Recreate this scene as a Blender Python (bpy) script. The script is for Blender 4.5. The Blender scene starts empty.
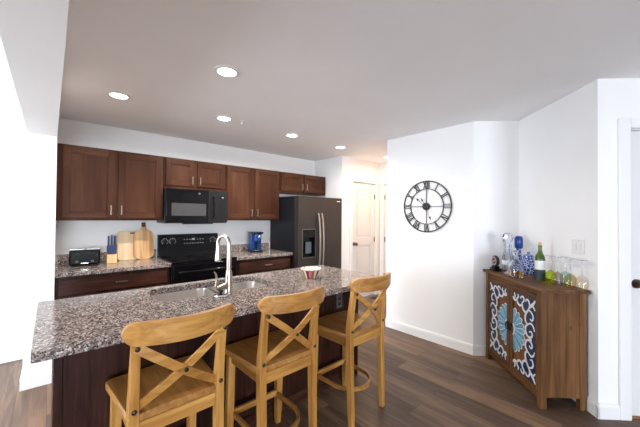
import bpy, math, random
from mathutils import Vector, Matrix
random.seed(4)
SC = bpy.context.scene
COL = SC.collection
R = math.radians
S = math.sqrt(0.5)

# ------------------------------------------------------------------ camera
def make_camera():
    yaw, pitch, roll = 0.7276, 0.01206, 0.00864
    F = Vector((math.sin(yaw), math.cos(yaw), 0)); Rt = Vector((math.cos(yaw), -math.sin(yaw), 0)); U = Vector((0, 0, 1))
    F2 = F * math.cos(pitch) + U * math.sin(pitch)
    U2 = -F * math.sin(pitch) + U * math.cos(pitch)
    R3 = Rt * math.cos(roll) + U2 * math.sin(roll)
    U3 = -Rt * math.sin(roll) + U2 * math.cos(roll)
    m = Matrix((R3, U3, -F2)).transposed().to_4x4()
    m.translation = Vector((0, 0, 1.42))
    cd = bpy.data.cameras.new('camera')
    cd.lens = 302.864 / 640 * 36; cd.sensor_width = 36; cd.clip_start = 0.02
    co = bpy.data.objects.new('camera', cd); COL.objects.link(co)
    co.matrix_world = m
    SC.camera = co
make_camera()

# ------------------------------------------------------------------ world, light, exposure
SC.view_settings.view_transform = 'Standard'
SC.view_settings.look = 'None'
SC.view_settings.gamma = 1
SC.view_settings.exposure = 0.33
SC.cycles.use_denoising = True
SC.cycles.max_bounces = 16
SC.cycles.transmission_bounces = 16
SC.cycles.diffuse_bounces = 6
SC.cycles.transparent_max_bounces = 24
SC.cycles.sample_clamp_indirect = 6
W = bpy.data.worlds.new('daylight'); SC.world = W; W.use_nodes = True
W.node_tree.nodes['Background'].inputs[0].default_value = (0.80, 0.90, 1.0, 1)
W.node_tree.nodes['Background'].inputs[1].default_value = 3.5

def area(name, loc, direction, sx, sy, power, color=(1, 1, 1), spread=180):
    l = bpy.data.lights.new(name, 'AREA'); l.shape = 'RECTANGLE'; l.size = sx; l.size_y = sy
    l.energy = power; l.color = color; l.spread = R(spread)
    o = bpy.data.objects.new(name, l); COL.objects.link(o)
    o.location = loc
    o.rotation_euler = Vector(direction).to_track_quat('-Z', 'Y').to_euler()
    return o
DAY = (0.86, 0.90, 1.0)
area('daylight_patio', (-3.75, 3.0, 1.15), (1, 0, 0), 2.0, 2.0, 160, DAY)
area('rear_fill', (-1.6, -6.65, 1.4), (0, 1, 0), 2.4, 1.7, 400, DAY)  # added unseen source behind the camera, lifts the kitchen back wall

# ------------------------------------------------------------------ materials
def mat_base(name):
    m = bpy.data.materials.new(name); m.use_nodes = True
    nt = m.node_tree
    return m, nt, nt.nodes['Principled BSDF']

def P(name, col, rough=0.5, metal=0.0, spec=0.5, noise=0.0, nscale=8, bump=0.0, bscale=60, coat=0.0, trans=0.0, ior=1.45, emit=None, estr=0):
    m, nt, b = mat_base(name)
    b.inputs['Roughness'].default_value = rough; b.inputs['Metallic'].default_value = metal
    b.inputs['Specular IOR Level'].default_value = spec; b.inputs['IOR'].default_value = ior
    b.inputs['Coat Weight'].default_value = coat; b.inputs['Transmission Weight'].default_value = trans
    if emit: b.inputs['Emission Color'].default_value = (*emit, 1); b.inputs['Emission Strength'].default_value = estr
    tc = nt.nodes.new('ShaderNodeTexCoord')
    n = nt.nodes.new('ShaderNodeTexNoise'); n.inputs['Scale'].default_value = nscale; n.inputs['Detail'].default_value = 4
    nt.links.new(tc.outputs['Object'], n.inputs['Vector'])
    r = nt.nodes.new('ShaderNodeValToRGB')
    k = noise
    r.color_ramp.elements[0].position = .3; r.color_ramp.elements[1].position = .7
    r.color_ramp.elements[0].color = (*[c * (1 - k) for c in col], 1)
    r.color_ramp.elements[1].color = (*[min(1, c * (1 + k)) for c in col], 1)
    nt.links.new(n.outputs['Fac'], r.inputs[0]); nt.links.new(r.outputs[0], b.inputs['Base Color'])
    if bump:
        n2 = nt.nodes.new('ShaderNodeTexNoise'); n2.inputs['Scale'].default_value = bscale; n2.inputs['Detail'].default_value = 3
        nt.links.new(tc.outputs['Object'], n2.inputs['Vector'])
        bp = nt.nodes.new('ShaderNodeBump'); bp.inputs['Strength'].default_value = bump; bp.inputs['Distance'].default_value = .002
        nt.links.new(n2.outputs['Fac'], bp.inputs['Height']); nt.links.new(bp.outputs[0], b.inputs['Normal'])
    return m

def wood(name, dark, mid, light, axis='z', scale=1.0, rough=0.4, spec=0.4, knots=False, grain=1.0, fine=.55):
    """grain running along the given local axis"""
    m, nt, b = mat_base(name)
    b.inputs['Roughness'].default_value = rough; b.inputs['Specular IOR Level'].default_value = spec
    tc = nt.nodes.new('ShaderNodeTexCoord'); oi = nt.nodes.new('ShaderNodeObjectInfo')
    add = nt.nodes.new('ShaderNodeVectorMath'); add.operation = 'ADD'
    sc = nt.nodes.new('ShaderNodeVectorMath'); sc.operation = 'SCALE'; sc.inputs['Scale'].default_value = 7.3
    comb = nt.nodes.new('ShaderNodeCombineXYZ')
    for i in range(3): nt.links.new(oi.outputs['Random'], comb.inputs[i])
    nt.links.new(comb.outputs[0], sc.inputs[0])
    nt.links.new(tc.outputs['Object'], add.inputs[0]); nt.links.new(sc.outputs[0], add.inputs[1])
    mp = nt.nodes.new('ShaderNodeMapping')
    v = {'x': (2.2, 34, 34), 'y': (34, 2.2, 34), 'z': (34, 34, 2.2)}[axis]
    mp.inputs['Scale'].default_value = [q * scale for q in v]
    nt.links.new(add.outputs[0], mp.inputs['Vector'])
    n = nt.nodes.new('ShaderNodeTexNoise'); n.inputs['Scale'].default_value = 1.0; n.inputs['Detail'].default_value = 6
    n.inputs['Roughness'].default_value = .6; n.inputs['Distortion'].default_value = .6
    nt.links.new(mp.outputs[0], n.inputs['Vector'])
    mp2 = nt.nodes.new('ShaderNodeMapping')
    v2 = {'x': (1.2, 5, 5), 'y': (5, 1.2, 5), 'z': (5, 5, 1.2)}[axis]
    mp2.inputs['Scale'].default_value = [q * scale for q in v2]
    nt.links.new(add.outputs[0], mp2.inputs['Vector'])
    n2 = nt.nodes.new('ShaderNodeTexNoise'); n2.inputs['Scale'].default_value = 1.0; n2.inputs['Detail'].default_value = 3
    nt.links.new(mp2.outputs[0], n2.inputs['Vector'])
    mx = nt.nodes.new('ShaderNodeMath'); mx.operation = 'MULTIPLY_ADD'; mx.inputs[1].default_value = fine
    nt.links.new(n.outputs['Fac'], mx.inputs[0])
    ml = nt.nodes.new('ShaderNodeMath'); ml.operation = 'MULTIPLY'; ml.inputs[1].default_value = 1 - fine
    nt.links.new(n2.outputs['Fac'], ml.inputs[0]); nt.links.new(ml.outputs[0], mx.inputs[2])
    r = nt.nodes.new('ShaderNodeValToRGB'); e = r.color_ramp.elements
    w = .13 / grain
    e[0].position = .5 - w; e[0].color = (*dark, 1); e[1].position = .5 + w; e[1].color = (*light, 1)
    c = e.new(.5); c.color = (*mid, 1)
    nt.links.new(mx.outputs[0], r.inputs[0])
    out = r.outputs[0]
    if knots:
        vo = nt.nodes.new('ShaderNodeTexVoronoi'); vo.inputs['Scale'].default_value = 1.0
        mp3 = nt.nodes.new('ShaderNodeMapping'); v3 = {'x': (4, 9, 9), 'y': (9, 4, 9), 'z': (9, 9, 4)}[axis]
        mp3.inputs['Scale'].default_value = v3
        nt.links.new(add.outputs[0], mp3.inputs['Vector']); nt.links.new(mp3.outputs[0], vo.inputs['Vector'])
        kr = nt.nodes.new('ShaderNodeValToRGB'); kr.color_ramp.elements[0].position = .05; kr.color_ramp.elements[0].color = (.35, .3, .25, 1)
        kr.color_ramp.elements[1].position = .12; kr.color_ramp.elements[1].color = (1, 1, 1, 1)
        nt.links.new(vo.outputs['Distance'], kr.inputs[0])
        mm = nt.nodes.new('ShaderNodeMix'); mm.data_type = 'RGBA'; mm.blend_type = 'MULTIPLY'; mm.inputs[0].default_value = 1
        nt.links.new(out, mm.inputs[6]); nt.links.new(kr.outputs[0], mm.inputs[7]); out = mm.outputs[2]
    nt.links.new(out, b.inputs['Base Color'])
    bp = nt.nodes.new('ShaderNodeBump'); bp.inputs['Strength'].default_value = .12; bp.inputs['Distance'].default_value = .001
    nt.links.new(n.outputs['Fac'], bp.inputs['Height']); nt.links.new(bp.outputs[0], b.inputs['Normal'])
    return m

def granite(name):
    m, nt, b = mat_base(name)
    b.inputs['Roughness'].default_value = .12; b.inputs['Specular IOR Level'].default_value = .5
    tc = nt.nodes.new('ShaderNodeTexCoord')
    n0 = nt.nodes.new('ShaderNodeTexNoise'); n0.inputs['Scale'].default_value = 40
    nt.links.new(tc.outputs['Object'], n0.inputs['Vector'])
    mxv = nt.nodes.new('ShaderNodeMix'); mxv.data_type = 'VECTOR'; mxv.inputs[0].default_value = .012
    nt.links.new(tc.outputs['Object'], mxv.inputs[4]); nt.links.new(n0.outputs['Color'], mxv.inputs[5])
    vo = nt.nodes.new('ShaderNodeTexVoronoi'); vo.inputs['Scale'].default_value = 160
    nt.links.new(mxv.outputs[1], vo.inputs['Vector'])
    sep = nt.nodes.new('ShaderNodeSeparateColor'); nt.links.new(vo.outputs['Color'], sep.inputs[0])
    r = nt.nodes.new('ShaderNodeValToRGB'); r.color_ramp.interpolation = 'CONSTANT'
    e = r.color_ramp.elements
    e[0].position = 0; e[0].color = (.035, .035, .04, 1)
    e[1].position = .14; e[1].color = (.125, .102, .094, 1)
    for pos, c in ((.30, (.25, .205, .185)), (.53, (.335, .29, .268)), (.77, (.56, .54, .53)), (.91, (.11, .105, .115))):
        q = e.new(pos); q.color = (*c, 1)
    nt.links.new(sep.outputs[0], r.inputs[0])
    n = nt.nodes.new('ShaderNodeTexNoise'); n.inputs['Scale'].default_value = 22; n.inputs['Detail'].default_value = 5
    nt.links.new(tc.outputs['Object'], n.inputs['Vector'])
    r2 = nt.nodes.new('ShaderNodeValToRGB'); r2.color_ramp.elements[0].position = .35; r2.color_ramp.elements[0].color = (.72, .70, .70, 1)
    r2.color_ramp.elements[1].position = .65; r2.color_ramp.elements[1].color = (1.12, 1.08, 1.05, 1)
    nt.links.new(n.outputs['Fac'], r2.inputs[0])
    mm = nt.nodes.new('ShaderNodeMix'); mm.data_type = 'RGBA'; mm.blend_type = 'MULTIPLY'; mm.inputs[0].default_value = 1
    nt.links.new(r.outputs[0], mm.inputs[6]); nt.links.new(r2.outputs[0], mm.inputs[7])
    nt.links.new(mm.outputs[2], b.inputs['Base Color'])
    return m

def floor_mat():
    m, nt, b = mat_base('plank_floor')
    b.inputs['Roughness'].default_value = .42; b.inputs['Specular IOR Level'].default_value = .25
    tc = nt.nodes.new('ShaderNodeTexCoord')
    mp = nt.nodes.new('ShaderNodeMapping'); mp.inputs['Rotation'].default_value = (0, 0, R(90))
    nt.links.new(tc.outputs['Object'], mp.inputs['Vector'])
    br = nt.nodes.new('ShaderNodeTexBrick'); br.inputs['Scale'].default_value = 1
    br.inputs['Brick Width'].default_value = 1.22; br.inputs['Row Height'].default_value = .178
    br.inputs['Mortar Size'].default_value = .0012; br.inputs['Mortar Smooth'].default_value = .2; br.offset = .37
    br.inputs['Color1'].default_value = (0, 0, 0, 1); br.inputs['Color2'].default_value = (1, 1, 1, 1); br.inputs['Mortar'].default_value = (.5, .5, .5, 1)
    nt.links.new(mp.outputs[0], br.inputs['Vector'])
    # grain along world Y, shifted plank by plank
    sc = nt.nodes.new('ShaderNodeVectorMath'); sc.operation = 'MULTIPLY_ADD'; sc.inputs[1].default_value = (9, 9, 9)
    nt.links.new(br.outputs['Color'], sc.inputs[0]); nt.links.new(tc.outputs['Object'], sc.inputs[2])
    mg = nt.nodes.new('ShaderNodeMapping'); mg.inputs['Scale'].default_value = (30, 1.8, 1)
    nt.links.new(sc.outputs[0], mg.inputs['Vector'])
    n = nt.nodes.new('ShaderNodeTexNoise'); n.inputs['Scale'].default_value = 1; n.inputs['Detail'].default_value = 7; n.inputs['Distortion'].default_value = .8
    nt.links.new(mg.outputs[0], n.inputs['Vector'])
    mg2 = nt.nodes.new('ShaderNodeMapping'); mg2.inputs['Scale'].default_value = (5, 1.0, 1)
    nt.links.new(sc.outputs[0], mg2.inputs['Vector'])
    n2 = nt.nodes.new('ShaderNodeTexNoise'); n2.inputs['Scale'].default_value = 1; n2.inputs['Detail'].default_value = 3
    nt.links.new(mg2.outputs[0], n2.inputs['Vector'])
    r = nt.nodes.new('ShaderNodeValToRGB'); e = r.color_ramp.elements
    e[0].position = .30; e[0].color = (.045, .027, .018, 1); e[1].position = .70; e[1].color = (.290, .180, .110, 1)
    q = e.new(.5); q.color = (.130, .082, .056, 1)
    a = nt.nodes.new('ShaderNodeMath'); a.operation = 'MULTIPLY'; a.inputs[1].default_value = .42
    nt.links.new(n.outputs['Fac'], a.inputs[0])
    a2 = nt.nodes.new('ShaderNodeMath'); a2.operation = 'MULTIPLY_ADD'; a2.inputs[1].default_value = .42
    nt.links.new(n2.outputs['Fac'], a2.inputs[0]); nt.links.new(a.outputs[0], a2.inputs[2])
    sepb = nt.nodes.new('ShaderNodeSeparateColor'); nt.links.new(br.outputs['Color'], sepb.inputs[0])
    a3 = nt.nodes.new('ShaderNodeMath'); a3.operation = 'MULTIPLY_ADD'; a3.inputs[1].default_value = .17
    nt.links.new(sepb.outputs[0], a3.inputs[0]); nt.links.new(a2.outputs[0], a3.inputs[2])
    nt.links.new(a3.outputs[0], r.inputs[0])
    mm = nt.nodes.new('ShaderNodeMix'); mm.data_type = 'RGBA'; mm.blend_type = 'MIX'
    nt.links.new(br.outputs['Fac'], mm.inputs[0]); nt.links.new(r.outputs[0], mm.inputs[6]); mm.inputs[7].default_value = (.05, .033, .025, 1)
    nt.links.new(mm.outputs[2], b.inputs['Base Color'])
    bp = nt.nodes.new('ShaderNodeBump'); bp.inputs['Strength'].default_value = .1; bp.inputs['Distance'].default_value = .001
    nt.links.new(n.outputs['Fac'], bp.inputs['Height']); nt.links.new(bp.outputs[0], b.inputs['Normal'])
    return m

def thin_glass(name, tint=(1, 1, 1)):
    m, nt, b = mat_base(name)
    out = nt.nodes['Material Output']; nt.nodes.remove(b)
    t = nt.nodes.new('ShaderNodeBsdfTransparent'); t.inputs[0].default_value = (*tint, 1)
    g = nt.nodes.new('ShaderNodeBsdfGlossy'); g.inputs['Roughness'].default_value = .02
    lw = nt.nodes.new('ShaderNodeLayerWeight'); lw.inputs[0].default_value = .5
    pw_ = nt.nodes.new('ShaderNodeMath'); pw_.operation = 'POWER'; pw_.inputs[1].default_value = 4
    f = nt.nodes.new('ShaderNodeMath'); f.operation = 'MULTIPLY_ADD'; f.inputs[1].default_value = .5; f.inputs[2].default_value = .03
    nt.links.new(lw.outputs['Facing'], pw_.inputs[0]); nt.links.new(pw_.outputs[0], f.inputs[0])
    mx = nt.nodes.new('ShaderNodeMixShader')
    nt.links.new(f.outputs[0], mx.inputs[0]); nt.links.new(t.outputs[0], mx.inputs[1]); nt.links.new(g.outputs[0], mx.inputs[2])
    nt.links.new(mx.outputs[0], out.inputs['Surface'])
    return m

M = {}
M['wall'] = P('white_wall_paint', (.90, .90, .90), .85, spec=.2, noise=.012, nscale=2, bump=.05, bscale=220)
M['ceiling'] = P('ceiling_paint', (.91, .905, .91), .9, spec=.1, noise=.02, nscale=1.5, bump=.08, bscale=260)
M['trim'] = P('white_trim_paint', (.86, .86, .86), .35, spec=.4, noise=.01)
M['door'] = P('white_door_paint', (.80, .80, .81), .4, spec=.4, noise=.01)
M['floor'] = floor_mat()
M['granite'] = granite('speckled_granite')
CD, CM_, CL = (.032, .0115, .0065), (.064, .0255, .014), (.112, .047, .026)
M['cab_z'] = wood('cherry_stain_vertical', CD, CM_, CL, 'z', .7, .38, .1, grain=.75, fine=.32)
M['cab_x'] = wood('cherry_stain_horizontal', CD, CM_, CL, 'x', .7, .38, .1, grain=.75, fine=.32)
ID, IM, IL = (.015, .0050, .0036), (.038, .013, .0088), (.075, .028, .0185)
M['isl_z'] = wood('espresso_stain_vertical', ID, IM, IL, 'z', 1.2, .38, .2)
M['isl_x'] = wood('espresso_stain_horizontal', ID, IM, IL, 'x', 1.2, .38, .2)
TD, TM, TL = (.28, .118, .025), (.45, .215, .050), (.60, .33, .095)
M['oak_x'] = wood('golden_oak_x', TD, TM, TL, 'x', 1.0, .38, .4)
M['oak_y'] = wood('golden_oak_y', (.20, .085, .020), (.33, .15, .036), (.46, .235, .065), 'y', 1.0, .32, .45)
M['oak_z'] = wood('golden_oak_z', TD, TM, TL, 'z', 1.0, .38, .4)
SD, SM, SL = (.072, .031, .0105), (.134, .060, .0215), (.205, .098, .037)
M['side_z'] = wood('walnut_brown_z', SD, SM, SL, 'z', .8, .45, .2, knots=True)
M['side_x'] = wood('walnut_brown_x', SD, SM, SL, 'x', .8, .45, .2)
M['bamboo'] = wood('bamboo_board', (.60, .42, .23), (.72, .54, .32), (.80, .64, .42), 'z', .8, .45, .3)
M['acacia'] = wood('striped_board_wood', (.46, .24, .10), (.68, .44, .22), (.80, .60, .35), 'z', .5, .45, .3, grain=1.6)
M['block'] = wood('knife_block_wood', (.58, .36, .16), (.72, .48, .24), (.80, .58, .32), 'z', .8, .45, .3)
M['nickel'] = P('brushed_nickel', (.40, .355, .31), .3, 1.0, noise=.03, nscale=60)
M['chrome'] = P('bright_chrome', (.82, .82, .83), .14, 1.0, noise=.02)
M['steel'] = P('sink_steel', (.62, .58, .545), .36, 1.0, noise=.05, nscale=40)
M['blackgloss'] = P('black_gloss_enamel', (.006, .006, .007), .15, spec=.28, noise=.1)
M['blackglass'] = P('black_glass', (.004, .004, .005), .07, spec=.28, noise=.1)
M['blackmatte'] = P('black_matte_plastic', (.008, .008, .009), .42, spec=.25, noise=.1)
M['mwwindow'] = P('microwave_window_mesh', (.055, .055, .058), .25, spec=.4, noise=.08, nscale=90)
M['mwpanel'] = P('microwave_panel_plastic', (.014, .014, .015), .28, spec=.3, noise=.05)
M['fridge'] = P('slate_stainless', (.060, .052, .048), .40, .7, noise=.04, nscale=4)
M['fridgeside'] = P('fridge_side_black', (.008, .009, .012), .35, spec=.3, noise=.08)
M['fridgehandle'] = P('slate_handle', (.42, .38, .355), .3, 1.0, noise=.03)
M['white'] = P('white_plastic', (.80, .80, .80), .4, noise=.01)
M['mark'] = P('pale_print', (.45, .45, .45), .5, noise=.01)
M['iron'] = P('black_iron', (.035, .033, .035), .5, .4, noise=.15, nscale=30)
M['boltm'] = P('dark_bolt_metal', (.05, .045, .04), .35, .9, noise=.1)
M['navy'] = P('navy_paint', (.006, .022, .075), .4, noise=.15, nscale=20)
M['scroll'] = P('white_enamel_paint', (.78, .80, .84), .4, noise=.02)
M['petal'] = P('pale_blue_paint', (.085, .29, .48), .4, noise=.25, nscale=30)
M['petal2'] = P('sky_blue_paint', (.16, .41, .58), .4, noise=.2, nscale=30)
M['bronze'] = P('dark_bronze', (.055, .035, .025), .35, .8, noise=.15)
M['knob'] = P('bronze_knob', (.16, .12, .09), .3, .9, noise=.1)
M['blueplastic'] = P('translucent_blue_plastic', (.015, .07, .28), .12, spec=.5, noise=.12, nscale=12, trans=.3)
M['bluehandle'] = P('navy_handle_plastic', (.006, .022, .10), .35, noise=.1)
M['glass'] = thin_glass('clear_glass', (.95, .97, .98))
M['pane'] = thin_glass('window_pane_glass', (.97, .99, .99))
M['lens'] = P('lamp_lens', (1, 1, 1), .5, emit=(1.0, .93, .82), estr=14, noise=.0)
M['outlet'] = P('brown_outlet_plastic', (.10, .085, .08), .35, noise=.03)
M['threshold'] = wood('threshold_oak', (.25, .11, .04), (.36, .17, .06), (.46, .24, .10), 'x', 1, .4)

# ------------------------------------------------------------------ geometry helpers
class MB:
    def __init__(s): s.v = []; s.f = []; s.m = []
    def add(s, vs, fs, mi=0):
        o = len(s.v); s.v += [tuple(q) for q in vs]; s.f += [tuple(o + i for i in f) for f in fs]; s.m += [mi] * len(fs); return s
    def box(s, x0, x1, y0, y1, z0, z1, mi=0, mtx=None):
        vs = [Vector((x, y, z)) for z in (z0, z1) for y in (y0, y1) for x in (x0, x1)]
        if mtx: vs = [mtx @ q for q in vs]
        return s.add(vs, [(0, 2, 3, 1), (4, 5, 7, 6), (0, 1, 5, 4), (2, 6, 7, 3), (0, 4, 6, 2), (1, 3, 7, 5)], mi)
    def lathe(s, prof, c=(0, 0, 0), n=24, mi=0, mtx=None, closed=False, mfun=None):
        vs = []; fs = []; k = len(prof)
        for i in range(n):
            a = 2 * math.pi * i / n
            for r, z in prof: vs.append(Vector((r * math.cos(a), r * math.sin(a), z)))
        mis = []
        for i in range(n):
            j = (i + 1) % n
            for q in range(k - 1 if not closed else k):
                q2 = (q + 1) % k
                fs.append((i * k + q, j * k + q, j * k + q2, i * k + q2)); mis.append(mfun(i, q) if mfun else mi)
        if not closed:
            if prof[0][0] > 1e-5: fs.append(tuple(i * k for i in range(n))[::-1]); mis.append(mis[0] if not mfun else 0)
            if prof[-1][0] > 1e-5: fs.append(tuple(i * k + k - 1 for i in range(n))); mis.append(mis[-1] if not mfun else 0)
        vs = [(mtx @ q if mtx else q) + Vector(c) for q in vs]
        o = len(s.v); s.add(vs, fs); s.m[-len(fs):] = mis
        return s
    def cyl(s, p0, p1, r0, r1=None, n=16, mi=0):
        return s.tube([p0, p1], [r0, r0 if r1 is None else r1], n, mi)
    def tube(s, pts, rad, n=12, mi=0):
        pts = [Vector(q) for q in pts]; k = len(pts)
        rad = [rad] * k if isinstance(rad, (int, float)) else rad
        vs = []; t0 = (pts[1] - pts[0]).normalized()
        u = t0.orthogonal().normalized()
        for i, q in enumerate(pts):
            t = (pts[min(i + 1, k - 1)] - pts[max(i - 1, 0)]).normalized()
            u = (u - t * u.dot(t)).normalized(); w = t.cross(u)
            for j in range(n):
                a = 2 * math.pi * j / n
                vs.append(q + (u * math.cos(a) + w * math.sin(a)) * rad[i])
        fs = [(i * n + j, i * n + (j + 1) % n, (i + 1) * n + (j + 1) % n, (i + 1) * n + j) for i in range(k - 1) for j in range(n)]
        fs += [tuple(range(n))[::-1], tuple((k - 1) * n + j for j in range(n))]
        return s.add(vs, fs, mi)
    def strip(s, pts, side, w, h, mi=0):
        """rectangular section swept along pts; side = direction of the width w (scalar or list of w,h)"""
        pts = [Vector(q) for q in pts]; k = len(pts); vs = []
        ws = [w] * k if isinstance(w, (int, float)) else w; hs = [h] * k if isinstance(h, (int, float)) else h
        sd = Vector(side)
        for i, q in enumerate(pts):
            t = (pts[min(i + 1, k - 1)] - pts[max(i - 1, 0)]).normalized()
            a = (sd - t * sd.dot(t)).normalized(); b = t.cross(a)
            for sa, sb in ((-1, -1), (1, -1), (1, 1), (-1, 1)):
                vs.append(q + a * sa * ws[i] / 2 + b * sb * hs[i] / 2)
        fs = [(i * 4 + j, i * 4 + (j + 1) % 4, (i + 1) * 4 + (j + 1) % 4, (i + 1) * 4 + j) for i in range(k - 1) for j in range(4)]
        fs += [(3, 2, 1, 0), tuple((k - 1) * 4 + j for j in range(4))]
        return s.add(vs, fs, mi)
    def prism(s, poly, fn, t0, t1, mi=0):
        """poly list of (a,b); fn(a,b,t)->point"""
        n = len(poly)
        vs = [fn(a, b, t0) for a, b in poly] + [fn(a, b, t1) for a, b in poly]
        fs = [tuple(range(n))[::-1], tuple(range(n, 2 * n))] + [(i, (i + 1) % n, n + (i + 1) % n, n + i) for i in range(n)]
        return s.add(vs, fs, mi)
    def build(s, name, mats, parent=None, bevel=0, seg=2, smooth=35, loc=None, rot=None):
        me = bpy.data.meshes.new(name); me.from_pydata(s.v, [], s.f); me.update()
        mats = mats if isinstance(mats, (list, tuple)) else [mats]
        for q in mats: me.materials.append(M[q] if isinstance(q, str) else q)
        for i, p in enumerate(me.polygons): p.material_index = s.m[i]
        import bmesh
        b = bmesh.new(); b.from_mesh(me); bmesh.ops.recalc_face_normals(b, faces=b.faces); b.to_mesh(me); b.free()
        if smooth:
            for p in me.polygons: p.use_smooth = True
            me.set_sharp_from_angle(angle=R(smooth))
        o = bpy.data.objects.new(name, me); COL.objects.link(o)
        if parent: o.parent = parent
        if loc: o.location = loc
        if rot: o.rotation_euler = rot
        if bevel:
            md = o.modifiers.new('edge', 'BEVEL'); md.width = bevel; md.segments = seg; md.limit_method = 'ANGLE'; md.angle_limit = R(40)
            md.harden_normals = True
        return o

def tag(o, label, cat, group=None):
    o['label'] = label; o['category'] = cat
    if group: o['group'] = group
    return o
def thing(name, label, cat, loc=(0, 0, 0), rz=0, group=None):
    o = bpy.data.objects.new(name, None); COL.objects.link(o); o.empty_display_size = .05
    o.location = loc; o.rotation_euler = (0, 0, rz)
    return tag(o, label, cat, group)
def struct(o): o['kind'] = 'structure'; return o
def copy_tree(o, parent=None):
    c = o.copy(); COL.objects.link(c); c.parent = parent
    for ch in list(o.children): copy_tree(ch, c)
    return c
XYZ = lambda a, b, t: (a, b, t)
H = 2.44

# ------------------------------------------------------------------ the room
def boxes(name, mat, *bs, **k):
    m = MB()
    for b in bs: m.box(*b)
    return struct(m.build(name, mat, None, smooth=0, **k))
struct(MB().box(-3.72, 6, -6.62, 4.31, -.1, 0).build('floor', 'floor', smooth=0))
struct(MB().box(-3.72, 6, -6.62, 4.31, H, H + .1).build('ceiling', 'ceiling', smooth=0))
boxes('wall_back', 'wall', (-3.72, 3.72, 4.19, 4.31, 0, H))
boxes('wall_wing', 'wall', (-.15, .035, 3.435, 4.19, 0, H))
boxes('trim_1', 'wall', (-.15, .035, -6.5, 3.435, 2.09, H))                    # dropped header along the opening
boxes('wall_fridge_side', 'wall', (3.60, 3.72, 3.50, 4.19, 0, H))
# pantry wall with its door
boxes('wall_pantry', 'wall', (3.72, 3.85, 3.50, 3.62, 0, H), (4.50, 4.72, 3.50, 3.62, 0, H), (3.85, 4.50, 3.50, 3.62, 2.045, H))
# hall end wall with a door that starts by the corner
boxes('wall_hall_end', 'wall', (4.60, 4.72, 3.40, 3.50, 0, H), (4.60, 4.72, 2.27, 2.60, 0, H), (4.60, 4.72, 2.60, 3.40, 2.045, H))
boxes('wall_hall_side', 'wall', (3.427, 4.60, 2.27, 2.39, 0, H))
boxes('wall_clock', 'wall', (3.307, 3.427, 1.348, 2.39, 0, H))
def pw(name, poly, z0=0, z1=H): return struct(MB().prism(poly, XYZ, z0, z1).build(name, 'wall', smooth=0))
pw('wall_corner', [(3.307, 1.298), (3.629, .976), (3.714, 1.061), (3.427, 1.348), (3.307, 1.348)])
pw('wall_sideboard', [(3.629, .976), (2.951, .298), (3.121, .298), (3.714, .891), (3.80, .976), (3.714, 1.061)])
def d3(t, off=0): return (2.951 + S * t + S * off, .298 - S * t + S * off)
m = MB()
m.prism([d3(0), d3(.212), d3(.212, .12), d3(.12, .12)], XYZ, 0, H)
m.prism([d3(1.05), d3(1.9), d3(1.9, .12), d3(1.05, .12)], XYZ, 0, H)
m.prism([d3(.212), d3(1.05), d3(1.05, .12), d3(.212, .12)], XYZ, 2.08, H)
struct(m.build('wall_entry', 'wall', smooth=0))
e3 = d3(1.9)
boxes('wall_right_rear', 'wall', (e3[0], e3[0] + .12, -6.62, e3[1] + .05, 0, H))
# left and rear walls (behind the camera) ; rear end set far back to even the light
boxes('wall_left', 'wall', (-3.72, -3.6, -6.62, 2.0, 0, H), (-3.72, -3.6, 4.0, 4.19, 0, H), (-3.72, -3.6, 2.0, 4.0, 2.15, H))
boxes('wall_rear', 'wall', (-3.6, -2.8, -6.62, -6.5, 0, H), (-.4, e3[0], -6.62, -6.5, 0, H),
      (-2.8, -.4, -6.62, -6.5, 0, .5), (-2.8, -.4, -6.62, -6.5, 2.25, H))
def window(name, axis, a0, a1, z0, z1, c, n):
    o = thing(name, name, 'window')
    for k in ('label', 'category'): del o[k]
    o['kind'] = 'structure'
    m = MB(); f = .05
    def bx(p0, p1, q0, q1, t=.03):
        if axis == 'y': m.box(c - t, c + t, p0, p1, q0, q1)
        else: m.box(p0, p1, c - t, c + t, q0, q1)
    bx(a0, a1, z0, z0 + f); bx(a0, a1, z1 - f, z1); bx(a0, a0 + f, z0, z1); bx(a1 - f, a1, z0, z1)
    for i in range(1, n): x = a0 + (a1 - a0) * i / n; bx(x - f / 2, x + f / 2, z0, z1)
    m.build('window_frame', 'trim', o, smooth=0)
    g = MB()
    if axis == 'y': g.box(c - .003, c + .003, a0 + .02, a1 - .02, z0 + .02, z1 - .02)
    else: g.box(a0 + .02, a1 - .02, c - .003, c + .003, z0 + .02, z1 - .02)
    g.build('window_pane', 'pane', o, smooth=0)
window('window_1', 'y', 2.0, 4.0, 0, 2.15, -3.66, 3)
window('added_rear_window', 'x', -2.8, -.4, .5, 2.25, -6.56, 2)  # unseen opening added for the rear fill light

# baseboards
BBH = .105
def bb(name, p0, p1, nrm):
    """board against the wall from p0 to p1, nrm pointing into the room"""
    p0 = Vector((*p0, 0)); p1 = Vector((*p1, 0)); n = Vector((*nrm, 0))
    prof = [(0, 0), (.014, 0), (.014, BBH - .022), (.008, BBH), (0, BBH)]
    d = p1 - p0
    vs = [p + n * a + Vector((0, 0, z)) for p in (p0, p1) for a, z in prof]; k = 5
    fs = [tuple(range(k)), tuple(range(k, 2 * k))[::-1]] + [(i, k + i, k + (i + 1) % k, (i + 1) % k) for i in range(k)]
    return struct(MB().add(vs, fs).build(name, 'trim', smooth=0))
bb('baseboard_back', (-3.6, 4.19), (-.15, 4.19), (0, -1))
bb('baseboard_wing', (-.164, 3.435), (.035, 3.435), (0, -1))
bb('baseboard_wing_left', (-.15, 3.435), (-.15, 4.176), (-1, 0))
bb('baseboard_clock', (3.307, 2.39), (3.307, 1.292), (-1, 0))
bb('baseboard_corner', (3.301, 1.304), (3.629, .976), (-S, -S))
bb('baseboard_sideboard', (3.629, .976), (2.951 - S * .014, .298 - S * .014), (-S, S))
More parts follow.
